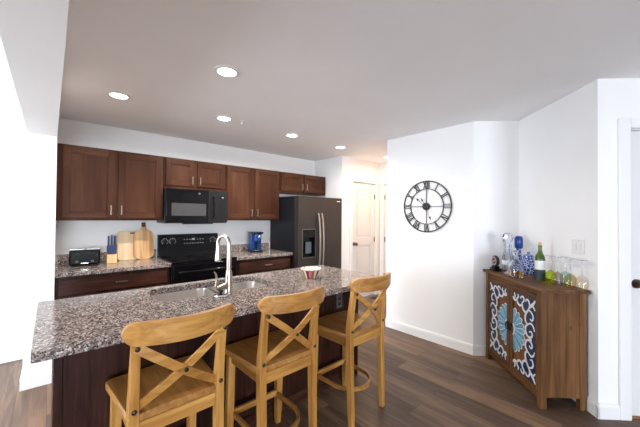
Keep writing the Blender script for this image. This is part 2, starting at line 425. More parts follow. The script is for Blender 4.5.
bb('baseboard_entry', d3(-.014), d3(.135), (-S, -S))
bb('baseboard_hall_end', (4.60, 3.50), (4.60, 3.475), (-1, 0))
bb('baseboard_pantry', (3.60, 3.50), (3.775, 3.50), (0, -1))
bb('baseboard_hall_side', (3.307, 2.39), (4.60, 2.39), (0, 1))

# doors (local frame: x along the door, y into the wall, z up)
def panel_door(name, loc, rz, w, h, knob_x, casing_l, casing_r, hinge_x=None, knob_mat='knob', case_w=.072, recess=.02):
    o = bpy.data.objects.new(name, None); COL.objects.link(o); o.location = loc; o.rotation_euler = (0, 0, rz); o['kind'] = 'structure'
    m = MB(); t = .035; y0 = recess; z0 = .012
    # slab with two recessed, raised-field panels
    st = .115; rails = [(z0, .22), (.92, 1.07), (h - .12, h)]
    m.box(.004, st, y0, y0 + t, z0, h); m.box(w - st, w - .004, y0, y0 + t, z0, h)
    for a, b in rails: m.box(st, w - st, y0, y0 + t, a, b)
    for a, b in ((rails[0][1], rails[1][0]), (rails[1][1], rails[2][0])):
        m.box(st, w - st, y0 + .012, y0 + t - .005, a, b)
        m.box(st + .035, w - st - .035, y0 + .004, y0 + .02, a + .035, b - .035)
    m.build('door_slab', 'door', o, bevel=.004, seg=1)
    c = MB()
    def cas(x0, x1, z0_, z1_): c.box(x0, x1, -.018, 0, z0_, z1_)
    if casing_l: cas(-casing_l - .012, -.012 + .0, 0, h + .012 + case_w)
    if casing_r: cas(w + .012, w + .012 + casing_r, 0, h + .012 + case_w)
    cas(-.012, w + .012, h + .012, h + .012 + case_w)
    # jamb lining
    c.box(-.012, 0, 0, .1, 0, h + .012); c.box(w, w + .012, 0, .1, 0, h + .012); c.box(-.012, w + .012, 0, .1, h + .003, h + .012)
    c.build('casing', 'trim', o, bevel=.004)
    k = MB(); q = Matrix.Rotation(R(90), 4, 'X')
    k.lathe([(.033, 0), (.033, .006), (.014, .010), (.012, .035), (.024, .042), (.030, .055), (.027, .068), (.012, .074), (0, .075)], (knob_x, y0, .96), 20, mtx=q)
    k.build('door_knob', knob_mat, o)
    if hinge_x is not None:
        for z in (.22, 1.02, 1.80):
            MB().box(hinge_x - .012, hinge_x + .012, y0 - .012, y0 + .002, z - .045, z + .045).build('hinge', 'knob', o, bevel=.003)
    return o
panel_door('door_1', (3.862, 3.50, 0), 0, .626, 2.03, .065, .072, .09, hinge_x=.622)
panel_door('door_2', (4.60, 3.388, 0), R(-90), .776, 2.03, .71, .07, .07, hinge_x=.004)
x, y = d3(.225)
panel_door('door_3', (x, y, 0), R(-45), .81, 2.065, .052, .078, .078)
x, y = d3(.213)
struct(MB().box(0, .836, .005, .13, 0, .012).build('trim_2', 'threshold', loc=(x, y, 0), rot=(0, 0, R(-45)), bevel=.003))

# floor register by the pantry door
o = thing('floor_vent', 'small dark floor vent grille in front of the pantry door', 'vent', (4.36, 3.36, 0))
MB().box(-.13, .13, -.05, .05, 0, .004).build('vent_frame', 'blackmatte', o, bevel=.001)
m = MB()
for i in range(11): m.box(-.115 + i * .021, -.105 + i * .021, -.042, .042, .004, .008)
m.build('vent_slats', 'boltm', o)

# ------------------------------------------------------------------ kitchen units
def handle_bar(parent, x, y, z, length=.10, vertical=True, name='handle', mat='nickel'):
    m = MB(); h = length / 2; e = .012
    d = Vector((0, 0, 1)) if vertical else Vector((1, 0, 0)); c = Vector((x, y - .028, z))
    m.strip([c - d * h, c + d * h], (0, 1, 0), .008, .010)
    for s in (-1, 1):
        q = c + d * (h - e) * s; m.cyl(q, q + Vector((0, .028, 0)), .005, n=10)
    return m.build(name, mat, parent, bevel=.0015)
def shaker(parent, x0, x1, z0, z1, yf, t=.02, st=.055, name='door', mv='cab_z', mh='cab_x'):
    m = MB()
    m.box(x0, x0 + st, yf, yf + t, z0, z1); m.box(x1 - st, x1, yf, yf + t, z0, z1)
    m.box(x0 + st, x1 - st, yf, yf + t, z0, z0 + st, 1); m.box(x0 + st, x1 - st, yf, yf + t, z1 - st, z1, 1)
    m.box(x0 + st - .002, x1 - st + .002, yf + .009, yf + t - .003, z0 + st - .002, z1 - st + .002)
    b = .011   # inner bead
    xi0, xi1, zi0, zi1 = x0 + st, x1 - st, z0 + st, z1 - st
    m.box(xi0, xi0 + b, yf + .004, yf + t - .004, zi0, zi1); m.box(xi1 - b, xi1, yf + .004, yf + t - .004, zi0, zi1)
    m.box(xi0, xi1, yf + .004, yf + t - .004, zi0, zi0 + b, 1); m.box(xi0, xi1, yf + .004, yf + t - .004, zi1 - b, zi1, 1)
    return m.build(name, [mv, mh], parent, bevel=.0025)

CF = 3.871   # face of the wall cabinet doors
def wall_cab(label, x0, x1, z0, z1, doors, handles, light_rail=True):
    o = thing('wall_cabinet', label, 'cabinet', (x0, 4.188, z0), 0)
    L = lambda X: X - x0
    yb = CF + .02 - 4.188
    m = MB(); w = x1 - x0; h = z1 - z0
    m.box(.001, w - .001, yb, 0, 0, h)
    m.build('cabinet_body', 'cab_z', o, bevel=.002)
    for (a, b, c, d), (hx, hz) in zip(doors, handles):
        q = shaker(o, L(a), L(b), c - z0, d - z0, CF - 4.188)
        handle_bar(q, L(hx), CF - 4.188, hz - z0)
    return o
wall_cab('tall two-door wall cabinet over the toaster, at the left end', .036, .988, 1.366, 2.119,
         [(.084, .507, 1.39, 2.098), (.543, .962, 1.39, 2.098)], [(.478, 1.475), (.572, 1.475)])
wall_cab('short two-door wall cabinet right above the microwave', .990, 1.752, 1.752, 2.119,
         [(1.012, 1.342, 1.785, 2.098), (1.378, 1.737, 1.785, 2.098)], [(1.312, 1.86), (1.408, 1.86)])
wall_cab('tall two-door wall cabinet above the blue coffee maker', 1.754, 2.625, 1.366, 2.119,
         [(1.772, 2.165, 1.39, 2.098), (2.20, 2.608, 1.39, 2.098)], [(2.137, 1.475), (2.228, 1.475)])
wall_cab('short two-door wall cabinet over the refrigerator', 2.628, 3.588, 1.80, 2.119,
         [(2.652, 3.075, 1.825, 2.098), (3.11, 3.566, 1.825, 2.098)], [(3.047, 1.905), (3.14, 1.905)])

def base_cab(label, x0, x1, hx, nd=2):  # shade put into the colour: base units take the darker island stain
    yf = 3.545
    o = thing('base_cabinet', label, 'cabinet', (x0, 4.188, 0))
    w = x1 - x0; Y = lambda q: q - 4.188
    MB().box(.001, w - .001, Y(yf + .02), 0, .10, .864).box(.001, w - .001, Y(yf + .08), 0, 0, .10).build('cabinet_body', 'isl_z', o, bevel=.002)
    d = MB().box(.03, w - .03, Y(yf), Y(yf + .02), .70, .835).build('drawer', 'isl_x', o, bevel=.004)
    handle_bar(d, hx - x0, Y(yf), .772, .105, False)
    for i in range(nd):
        a = .03 + (w - .06) * i / nd + (.004 if i else 0); b = .03 + (w - .06) * (i + 1) / nd - .004
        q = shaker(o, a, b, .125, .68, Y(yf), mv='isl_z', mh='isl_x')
        handle_bar(q, (b - .03) if i == 0 else (a + .03), Y(yf), .62)
    return o
base_cab('dark wood base cabinet under the toaster and cutting boards', .036, .985, .535)
base_cab('dark wood base cabinet between the range and the refrigerator', 1.760, 2.62, 2.218)

def counter(label, x0, x1, side):
    o = thing('countertop', label, 'countertop', (x0, 4.188, .866))
    w = x1 - x0
    MB().box(0, w, 3.53 - 4.188, 0, 0, .04).build('counter_slab', 'granite', o, bevel=.004)
    m = MB().box(0, w, -.02, 0, .0405, .14)
    if side: m.box(0, .02, 3.56 - 4.188, -.0205, .0405, .14)
    b = m.build('backsplash', 'granite', None, bevel=.003, loc=(x0, 4.188, .866))
    tag(b, 'low granite backsplash strip ' + ('behind the toaster and cutting boards' if side else 'behind the blue coffee maker'), 'backsplash')
counter('speckled granite countertop holding the toaster and knife block', .036, .988, True)
counter('short speckled granite countertop holding the blue coffee maker', 1.758, 2.626, False)

# ------------------------------------------------------------------ microwave
o = thing('microwave', 'black over-the-range microwave mounted below the short cabinet', 'microwave', (.994, 4.186, 1.333))
w = .756; yf = 3.80 - 4.186; hh = .414
MB().box(0, w, yf + .03, 0, 0, hh).build('microwave_body', 'mwpanel', o, bevel=.003)
d = MB().box(.004, .497, yf, yf + .03, .012, hh - .004).build('microwave_door', 'blackglass', o, bevel=.004)
MB().box(.065, .470, yf - .002, yf + .002, .09, .24).build('door_window', 'mwwindow', d)
MB().lathe([(.013, 0), (.013, .003), (0, .003)], (.385, yf, .365), 16, mtx=Matrix.Rotation(R(90), 4, 'X')).build('door_badge', 'nickel', d)
MB().box(.502, w - .002, yf, yf + .03, .012, hh - .004).build('control_panel', 'mwpanel', o, bevel=.004)
m = MB(); m.tube([(.56, yf, .33), (.56, yf - .03, .315), (.56, yf - .036, .20), (.56, yf - .03, .085), (.56, yf, .07)], .011, 10)
m.build('microwave_handle', 'blackgloss', o)
MB().box(.645, .72, yf - .001, yf + .002, .315, .345).build('clock_display', 'blackglass', o)
MB().box(.672, .700, yf - .002, yf + .002, .324, .334).build('display_digits', 'mark', o)
m = MB()
for r in range(6):
    for c in range(3): m.box(.642 + c * .029, .664 + c * .029, yf - .0015, yf + .002, .06 + r * .038, .083 + r * .038)
m.build('keypad', 'blackmatte', o)
MB().box(.20, .56, yf + .002, yf + .05, -.012, .004).build('vent_lip', 'blackmatte', o)

# ------------------------------------------------------------------ range
o = thing('kitchen_range', 'black freestanding electric range with raised control backguard', 'range', (.995, 4.15, 0))
w = .756; yf = 3.52 - 4.15
MB().box(0, w, yf + .03, 0, .02, .895).build('range_body', 'blackmatte', o, bevel=.003)
MB().box(-.002, w + .002, yf, -.001, .895, .915).build('cooktop', 'blackglass', o, bevel=.005)
m = MB()
for (bx_, by_, br) in ((.20, -.45, .10), (.56, -.45, .08), (.20, -.19, .08), (.56, -.19, .10)):
    MB().lathe([(br - .003, 0), (br, 0), (br, .0006), (br - .003, .0006)], (bx_, by_, .9152), 32, closed=True).build('burner_ring', 'mwwindow', o)

g = MB()
prof = [(-.085, .915), (-.075, .97), (-.055, 1.02), (-.045, 1.175), (-.03, 1.185), (0, 1.185), (0, .915)]
g.prism(prof, lambda a, b, t: (t, a, b), 0, w)
bg = g.build('backguard', 'blackgloss', o, bevel=.003)
tilt = math.atan2(.01, .155)
def pface(z): return -.055 + (z - 1.02) * (.01 / .155)
for kx in (.075, .165, .68):
    z = 1.10; y = pface(z)
    MB().lathe([(.024, 0), (.022, .018), (.012, .02), (0, .02)], (kx, y, z), 20, mtx=Matrix.Rotation(R(90), 4, 'X')).build('control_knob', 'blackmatte', o)
    mk2 = MB()
    for i in range(9):
        a = R(-45 + i * 33.75); px_, pz_ = kx + .036 * math.cos(a), z + .036 * math.sin(a)
        mk2.box(px_ - .0045, px_ + .0045, pface(pz_) - .0015, pface(pz_) + .004, pz_ - .0045, pz_ + .0045)
    mk2.build('knob_marks', 'mark', o)
for zz in (1.065, 1.115):
    for i in range(8):
        if zz > 1.1 and i in (3, 4): continue
        xx = .30 + i * .034
        MB().box(xx, xx + .018, pface(zz) - .0015, pface(zz) + .004, zz - .004, zz + .004).build('button_mark', 'mark', o, smooth=0)
MB().box(.400, .440, pface(1.118) - .0015, pface(1.118) + .004, 1.106, 1.13).build('clock_display', 'mark', o, smooth=0)
d = MB().box(.012, w - .012, yf, yf + .03, .20, .875).build('oven_door', 'blackglass', o, bevel=.005)
m = MB(); m.tube([(.06, yf - .045, .80), (w - .06, yf - .045, .80)], .012, 12)
for q in (.08, w - .08): m.cyl((q, yf - .045, .80), (q, yf + .004, .80), .009, n=10)
m.build('oven_handle', 'blackgloss', d)
MB().box(.012, w - .012, yf + .005, yf + .03, .04, .19).build('storage_drawer', 'blackgloss', o, bevel=.004)

# ------------------------------------------------------------------ refrigerator
o = thing('refrigerator', 'dark slate side-by-side refrigerator with door dispenser', 'refrigerator', (2.64, 4.16, 0))
w = .892; yf = 3.43 - 4.16; hh = 1.725
MB().box(0, w, yf + .085, 0, .015, hh).build('fridge_body', 'fridgeside', o, bevel=.004)
# freezer door with dispenser opening
dx0, dx1, dz0, dz1 = .085, .325, .83, 1.235
m = MB(); x1 = .417
m.box(.002, dx0, yf, yf + .08, .06, hh); m.box(dx1, x1, yf, yf + .08, .06, hh)
m.box(dx0, dx1, yf, yf + .08, .06, dz0); m.box(dx0, dx1, yf, yf + .08, dz1, hh)
fd = m.build('freezer_door', 'fridge', o)
m = MB(); m.box(dx0, dx1, yf + .065, yf + .08, dz0, dz1)
m.box(dx0, dx0 + .01, yf + .002, yf + .065, dz0, dz1); m.box(dx1 - .01, dx1, yf + .002, yf + .065, dz0, dz1)
m.box(dx0, dx1, yf + .002, yf + .065, dz0, dz0 + .012); m.box(dx0, dx1, yf + .002, yf + .065, 1.12, dz1)
dp = m.build('dispenser', 'blackgloss', fd)
m = MB()
for a in ((dx0 - .008, dx1 + .008, dz0 - .008, dz0), (dx0 - .008, dx1 + .008, dz1, dz1 + .008), (dx0 - .008, dx0, dz0, dz1), (dx1, dx1 + .008, dz0, dz1)):
    m.box(a[0], a[1], yf - .004, yf + .002, a[2], a[3])
m.build('dispenser_frame', P('dispenser_trim', (.22, .20, .19), .35, .8), fd)
MB().box(dx0 + .085, dx1 - .045, yf + .035, yf + .05, dz0 + .05, dz0 + .225).build('dispenser_paddle', P('paddle_plastic', (.10, .13, .17), .2, spec=.5), dp, bevel=.006)
MB().box(.42, w - .002, yf, yf + .08, .06, hh).build('fridge_door', 'fridge', o, bevel=.006)
for x in (.372, .440):
    pts = []
    for i in range(13):
        t = i / 12; z = .58 + t * .90
        pts.append((x, yf - .012 - .05 * math.sin(math.pi * t) ** .6, z))
    MB().strip(pts, (1, 0, 0), .026, .018).build('door_handle', 'fridgehandle', o, bevel=.005)
MB().box(.77, .84, yf - .003, yf + .002, 1.665, 1.678).build('door_badge', 'chrome', o)
MB().box(.01, w - .01, yf + .03, yf + .1, 0, .055).build('toe_grille', 'blackmatte', o)

# ------------------------------------------------------------------ island
IX0, IX1, IY0, IY1 = -.046, 2.145, 1.53, 2.40
BX0, BX1, BY0, BY1 = .02, 2.11, 1.835, 2.37
o = thing('kitchen_island', 'dark wood kitchen island base behind the three stools', 'island', (BX0, BY1, 0))
L = lambda x, y: (x - BX0, y - BY1)
w = BX1 - BX0; dpt = BY0 - BY1
m = MB()
t = .02
m.box(0, t, dpt + .02, 0, 0, .873); m.box(w - t, w, dpt + .02, 0, 0, .873)
m.box(t, w - t, dpt + .02, dpt + .02 + t, 0, .873)
m.box(t, w - t, -.12, -.10, 0, .10); m.box(t, w - t, -.56 + .04, -.02, .10, .12)
m.box(t, w - t, -.04, -.02, .12, .64)
m.box(t, w - t, -.04, -.02, .84, .873)
m.build('island_body', 'isl_z', o)
p0 = 0
for a, b in ((.035, 1.04), (1.055, w - .035)):
    MB().box(a, b, dpt + .006, dpt + .0195, .09, .872).build('back_panel', 'isl_z', o)
for a, b in ((0, .034), (1.041, 1.054), (w - .034, w)):
    MB().box(a, b, dpt - .002, dpt + .0195, .0, .872).build('panel_stile', 'isl_z', o, bevel=.002)
MB().box(.034, 1.0405, dpt, dpt + .0195, 0, .088).box(1.0545, w - .034, dpt, dpt + .0195, 0, .088).build('base_rail', 'isl_x', o, bevel=.002)
nd = 4
for i in range(nd):
    a = .02 + (w - .04) * i / nd + .004; b = .02 + (w - .04) * (i + 1) / nd - .004
    m = MB(); q = shaker(o, a, b, .13, .645, -.02, mv='isl_z', mh='isl_x')
    q2 = MB().box(a, b, -.02, 0, .665, .845).build('drawer_front', 'isl_x', o, bevel=.004)
# counter slab with the sink opening
o = thing('island_countertop', 'large speckled granite island countertop with sink cutout', 'countertop', (IX0, IY0, .874))
SX0, SX1, SY0, SY1 = .485, 1.295, 1.93, 2.32
import bmesh
def rrect(x0, x1, y0, y1, r, n=6):
    pts = []
    for cx, cy, a0 in ((x1 - r, y1 - r, 0), (x0 + r, y1 - r, 90), (x0 + r, y0 + r, 180), (x1 - r, y0 + r, 270)):
        for i in range(n + 1):
            a = R(a0 + 90 * i / n); pts.append((cx + r * math.cos(a), cy + r * math.sin(a)))
    return pts
bm = bmesh.new()
def loop(pts):
    vs = [bm.verts.new((x - IX0, y - IY0, .04)) for x, y in pts]
    return [bm.edges.new((vs[i], vs[(i + 1) % len(vs)])) for i in range(len(vs))]
ed = loop(rrect(IX0, IX1, IY0, IY1, .012, 3)) + loop(rrect(SX0, SX1, SY0, SY1, .08, 8))
bmesh.ops.triangle_fill(bm, edges=ed, use_beauty=True)
g = bmesh.ops.extrude_face_region(bm, geom=bm.faces[:])
for q in g['geom']:
    if isinstance(q, bmesh.types.BMVert): q.co.z = 0
bmesh.ops.recalc_face_normals(bm, faces=bm.faces)
me = bpy.data.meshes.new('counter_slab'); bm.to_mesh(me); bm.free(); me.materials.append(M['granite'])
q = bpy.data.objects.new('counter_slab', me); COL.objects.link(q); q.parent = o
md = q.modifiers.new('edge', 'BEVEL'); md.width = .004; md.segments = 2; md.limit_method = 'ANGLE'; md.angle_limit = R(40)

# undermount double sink
o = thing('kitchen_sink', 'stainless double-bowl undermount sink set in the island countertop', 'sink', (SX0, SY0, .66))
zt = .8735
def bowl(x0, x1, y0, y1, depth):
    m = MB(); rows = []
    for (ins, z) in ((-.02, zt), (0, zt), (.004, zt - .02), (.012, zt - depth + .04), (.045, zt - depth)):
        rows.append([(a - SX0, b - SY0, z - .66) for a, b in rrect(x0 + ins, x1 - ins, y0 + ins, y1 - ins, max(.02, .065 - ins * .3), 6)])
    n = len(rows[0]); vs = [p for r in rows for p in r]
    fs = [(i * n + j, i * n + (j + 1) % n, (i + 1) * n + (j + 1) % n, (i + 1) * n + j) for i in range(len(rows) - 1) for j in range(n)]
    fs.append(tuple((len(rows) - 1) * n + j for j in range(n)))
    m.add(vs, fs)
    return m.build('sink_bowl', 'steel', o, smooth=50)
midx = .90
b1 = bowl(SX0 - .004, midx - .012, SY0 - .004, SY1 + .004, .19)
b2 = bowl(midx + .012, SX1 + .004, SY0 - .004, SY1 + .004, .19)
for b, cx in ((b1, (SX0 + midx) / 2), (b2, (SX1 + midx) / 2)):
    MB().lathe([(.0, .002), (.03, .002), (.04, .004), (.043, 0)], (cx - SX0, (SY0 + SY1) / 2 - SY0, zt - .19 - .66 + .001), 20).build('drain', 'chrome', b)

# faucet
FX, FY = .884, 1.89
o = thing('kitchen_faucet', 'tall brushed nickel gooseneck faucet beside the island sink', 'faucet', (FX, FY, .914))
MB().lathe([(.030, 0), (.030, .006), (.026, .012), (.0255, .05), (.022, .12), (.018, .15), (0, .15)], n=24).build('faucet_body', 'nickel', o)
dirv = Vector((-.36, .93, 0)).normalized()
pts = [Vector((0, 0, .12)), Vector((0, 0, .22)), Vector((0, 0, .325))]
rad_ = .050
for i in range(1, 13):
    a = math.pi * i / 12
    pts.append(Vector((0, 0, .325)) + dirv * rad_ * (1 - math.cos(a)) + Vector((0, 0, rad_ * math.sin(a))))
end = pts[-1]
pts.append(end + Vector((0, 0, -.02)))
MB().tube(pts, [.0155, .015, .0135] + [.0125] * 13, 16).build('spout', 'nickel', o)
MB().lathe([(.0125, 0), (.0135, -.02), (.0155, -.05), (.021, -.095), (.020, -.102), (0, -.102)], end + Vector((0, 0, -.018)), 20).build('spray_head', 'nickel', o)
hd = Vector((-.95, -.1, 0)).normalized()
lv = MB()
lv.tube([Vector((0, 0, .055)) + hd * .015, Vector((0, 0, .05)) + hd * .055, Vector((0, 0, .042)) + hd * .086], [.021, .017, .014], 14)
b0 = Vector((0, 0, .042)) + hd * .084
lv.tube([b0 + hd * -.008, b0 + hd * .008 + Vector((0, 0, .018)), b0 + hd * .002 + Vector((0, 0, .055)), b0 + hd * .008 + Vector((0, 0, .095)), b0 + hd * .020 + Vector((0, 0, .112))],
        [.010, .008, .0055, .006, .004], 10)
lv.build('lever', 'nickel', o)
# stopper lying by the faucet
o = thing('sink_stopper', 'small steel sink stopper with black knob in front of the faucet', 'sink stopper', (.815, 1.855, .914))
MB().lathe([(0, 0), (.036, 0), (.042, .004), (.040, .010), (.014, .016), (0, .016)], n=24).build('stopper_disc', 'chrome', o)
MB().lathe([(.007, .015), (.007, .022), (.014, .026), (.015, .034), (.009, .04), (0, .04)], n=18).build('stopper_knob', 'blackmatte', o)

# striped scalloped bowl
o = thing('candy_bowl', 'small scalloped bowl with purple, white and yellow stripes on the island', 'bowl', (1.64, 1.95, .9145))
n = 60; stripes = [3, 1, 2, 4, 3, 5, 0, 1, 3, 4]
prof = [(0, 0), (.052, 0), (.080, .066), (.084, .071), (.083, .075), (.078, .073), (.050, .005), (0, .005)]
m = MB()
vs = []; fs = []; mi = []; k = len(prof)
for i in range(n):
    a = 2 * math.pi * i / n
    for r, z in prof:
        up = 1 + (.05 * abs(math.sin(a * 6)) if z > .05 else 0)
        vs.append((r * up * math.cos(a), r * up * math.sin(a), z * (1 + (.07 * abs(math.sin(a * 6)) if z > .05 else 0))))
for i in range(n):
    j = (i + 1) % n
    for q in range(k - 1):
        fs.append((i * k + q, j * k + q, j * k + q + 1, i * k + q + 1)); mi.append(0 if q > 1 or q == 0 else stripes[(i // 3) % len(stripes)])
m.add(vs, fs); m.m = mi
cs = [P('bowl_white', (.80, .76, .72), .3), P('bowl_purple', (.11, .01, .07), .3), P('bowl_pink', (.55, .16, .17), .3), P('bowl_yellow', (.70, .55, .32), .3), P('bowl_brown', (.28, .11, .05), .3), P('bowl_violet', (.10, .03, .16), .3)]
m.build('bowl_shell', cs, o, smooth=25)

# outlet on the island panel
o = thing('electrical_outlet', 'small dark electrical outlet on the island panel beside the farthest stool', 'outlet', (1.868, BY0 + .0055, .70))
MB().box(-.036, .036, -.005, 0, -.058, .058).build('cover_plate', 'outlet', o, bevel=.002)
m = MB()
for z in (-.022, .022): m.box(-.016, .016, -.008, -.004, z - .014, z + .014)
m.build('receptacle', 'mwwindow', o, bevel=.002)

# ------------------------------------------------------------------ counter props
o = thing('toaster', 'wide black four-slice toaster on the left back counter', 'toaster', (.275, 3.93, .906), R(-6))
MB().box(-.125, .125, -.09, .09, .012, .165)\
    .build('toaster_body', P('toaster_black', (.006, .006, .007), .35, spec=.12), o, bevel=.018, seg=3)
m = MB()
for x in (-.065, .065):
    for y in (-.03, .03): m.box(x - .055, x + .055, y - .012, y + .012, .1645, .167)
m.build('bread_slots', 'chrome', o)
for x in (-.062, .062):
    MB().box(x - .018, x + .018, -.106, -.089, .115, .13).build('push_lever', 'blackmatte', o, bevel=.003)
    MB().lathe([(.013, 0), (.012, .012), (0, .012)], (x, -.09, .05), 16, mtx=Matrix.Rotation(R(90), 4, 'X')).build('browning_dial', 'boltm', o)
MB().box(-.03, .03, -.093, -.089, .030, .036).build('front_badge', 'chrome', o)
m = MB()
for x in (-.1, .1):
    for y in (-.07, .07): m.cyl((x, y, 0), (x, y, .02), .012)
m.build('rubber_feet', 'blackmatte', o)

o = thing('knife_block', 'pale wood knife block with blue-handled knives beside the toaster', 'knife block', (.505, 3.965, .9062), R(-4))
bl = MB().prism([(-.06, 0), (.06, 0), (.075, .11), (-.035, .135)], lambda a, b, t: (t, a, b), -.046, .046).build('block_body', 'block', o, bevel=.004)
MB().prism([(-.052, .1), (.07, .1), (.078, .165), (-.02, .195)], lambda a, b, t: (t, a, b), -.043, .043).build('block_top', 'bluehandle', o, bevel=.003)
for i in range(3):
    for j in range(2):
        x = -.028 + i * .028; y = -.0 + j * .04; z = .185 - j * .012
        MB().strip([(x, y, z - .01), (x, y + .012, z + .05), (x, y + .02, z + .105 + .012 * ((i + j) % 2)), ], (1, 0, 0), [.013, .016, .015], [.022, .024, .02]).build('knife_handle', 'bluehandle', o, bevel=.004)

def board_xy(poly, t, name, mat, parent):
    return MB().prism(poly, lambda a, b, q: (a, q, b), 0, t).build(name, mat, parent, bevel=.004)
# leaning boards: local x across, local z up the board, tilted back to the wall
def lean(o, ang): o.rotation_euler = (R(-ang), 0, 0)
o = thing('cutting_board', 'large rectangular pale cutting board leaning on the backsplash', 'cutting board', (.735, 4.085, .9065)); lean(o, 8)
pl = rrect(-.16, .155, 0, .335, .035, 6)
board_xy(pl, .018, 'board_slab', 'bamboo', o)
MB().prism(rrect(-.035, .035, .300, .318, .008, 4), lambda a, b, q: (a, q, b), -.0005, .0003).build('finger_slot', 'side_x', o)
o = thing('cutting_board', 'rounded striped wood cutting board with a top handle, in front of the rectangular one', 'cutting board', (.838, 4.062, .9065)); lean(o, 8)
pl = []
for q in rrect(-.105, .105, 0, .36, .06, 8): pl.append(q)
# neck and handle added at the top
top = [i for i, (a, b) in enumerate(pl) if b > .3599]
body = [(a, b) for a, b in rrect(-.105, .105, 0, .345, .075, 8)]
out = []
for a, b in body: out.append((a, b))
# rrect runs right-top corner to left-top corner between index 8 and 9
hp = [(.040, .350), (.026, .372), (.022, .41), (.018, .432), (0, .440), (-.018, .432), (-.022, .41), (-.026, .372), (-.040, .350)]
out = out[:9] + hp + out[9:]
bs = board_xy(out, .018, 'board_slab', 'acacia', o)
MB().prism(rrect(-.021, .021, .38, .437, .012, 4), lambda a, b, q: (a, q, b), -.0008, .0188).build('handle_wrap', 'side_z', o, bevel=.002)

o = thing('coffee_maker', 'blue coffee maker with black lid on the right back counter', 'coffee maker', (2.245, 3.93, .9062), R(-14))
MB().box(-.085, .085, -.10, .10, 0, .03).build('machine_base', 'blackmatte', o, bevel=.01)
MB().prism(rrect(-.088, .088, -.015, .105, .03, 5), XYZ, .03, .262).build('water_tank', 'blueplastic', o, bevel=.004)
MB().prism(rrect(-.05, .05, -.10, -.012, .03, 5), XYZ, .165, .262).build('brew_head', 'blueplastic', o, bevel=.004)
MB().box(-.016, .016, -.035, -.012, .03, .166).build('front_column', 'blackmatte', o, bevel=.004)
MB().prism(rrect(-.092, .092, -.104, .108, .035, 5), XYZ, .262, .292).build('lid', 'blackgloss', o, bevel=.01, seg=3)
MB().box(.015, .045, -.106, -.098, .205, .25).build('brew_button', 'chrome', o, bevel=.003)
MB().lathe([(0, 0), (.045, 0), (.045, .006), (0, .006)], (0, -.055, .03), 20).build('drip_tray', 'chrome', o)
m = MB(); pts = []
for i in range(15):
    t = i / 14; pts.append((-.085 - .07 * math.sin(math.pi * t), .06 + .10 * t, .02 + .05 * math.sin(math.pi * t) ** 2 - .008))
m.tube(pts, .004, 8); m.build('power_cord', 'blackmatte', o)

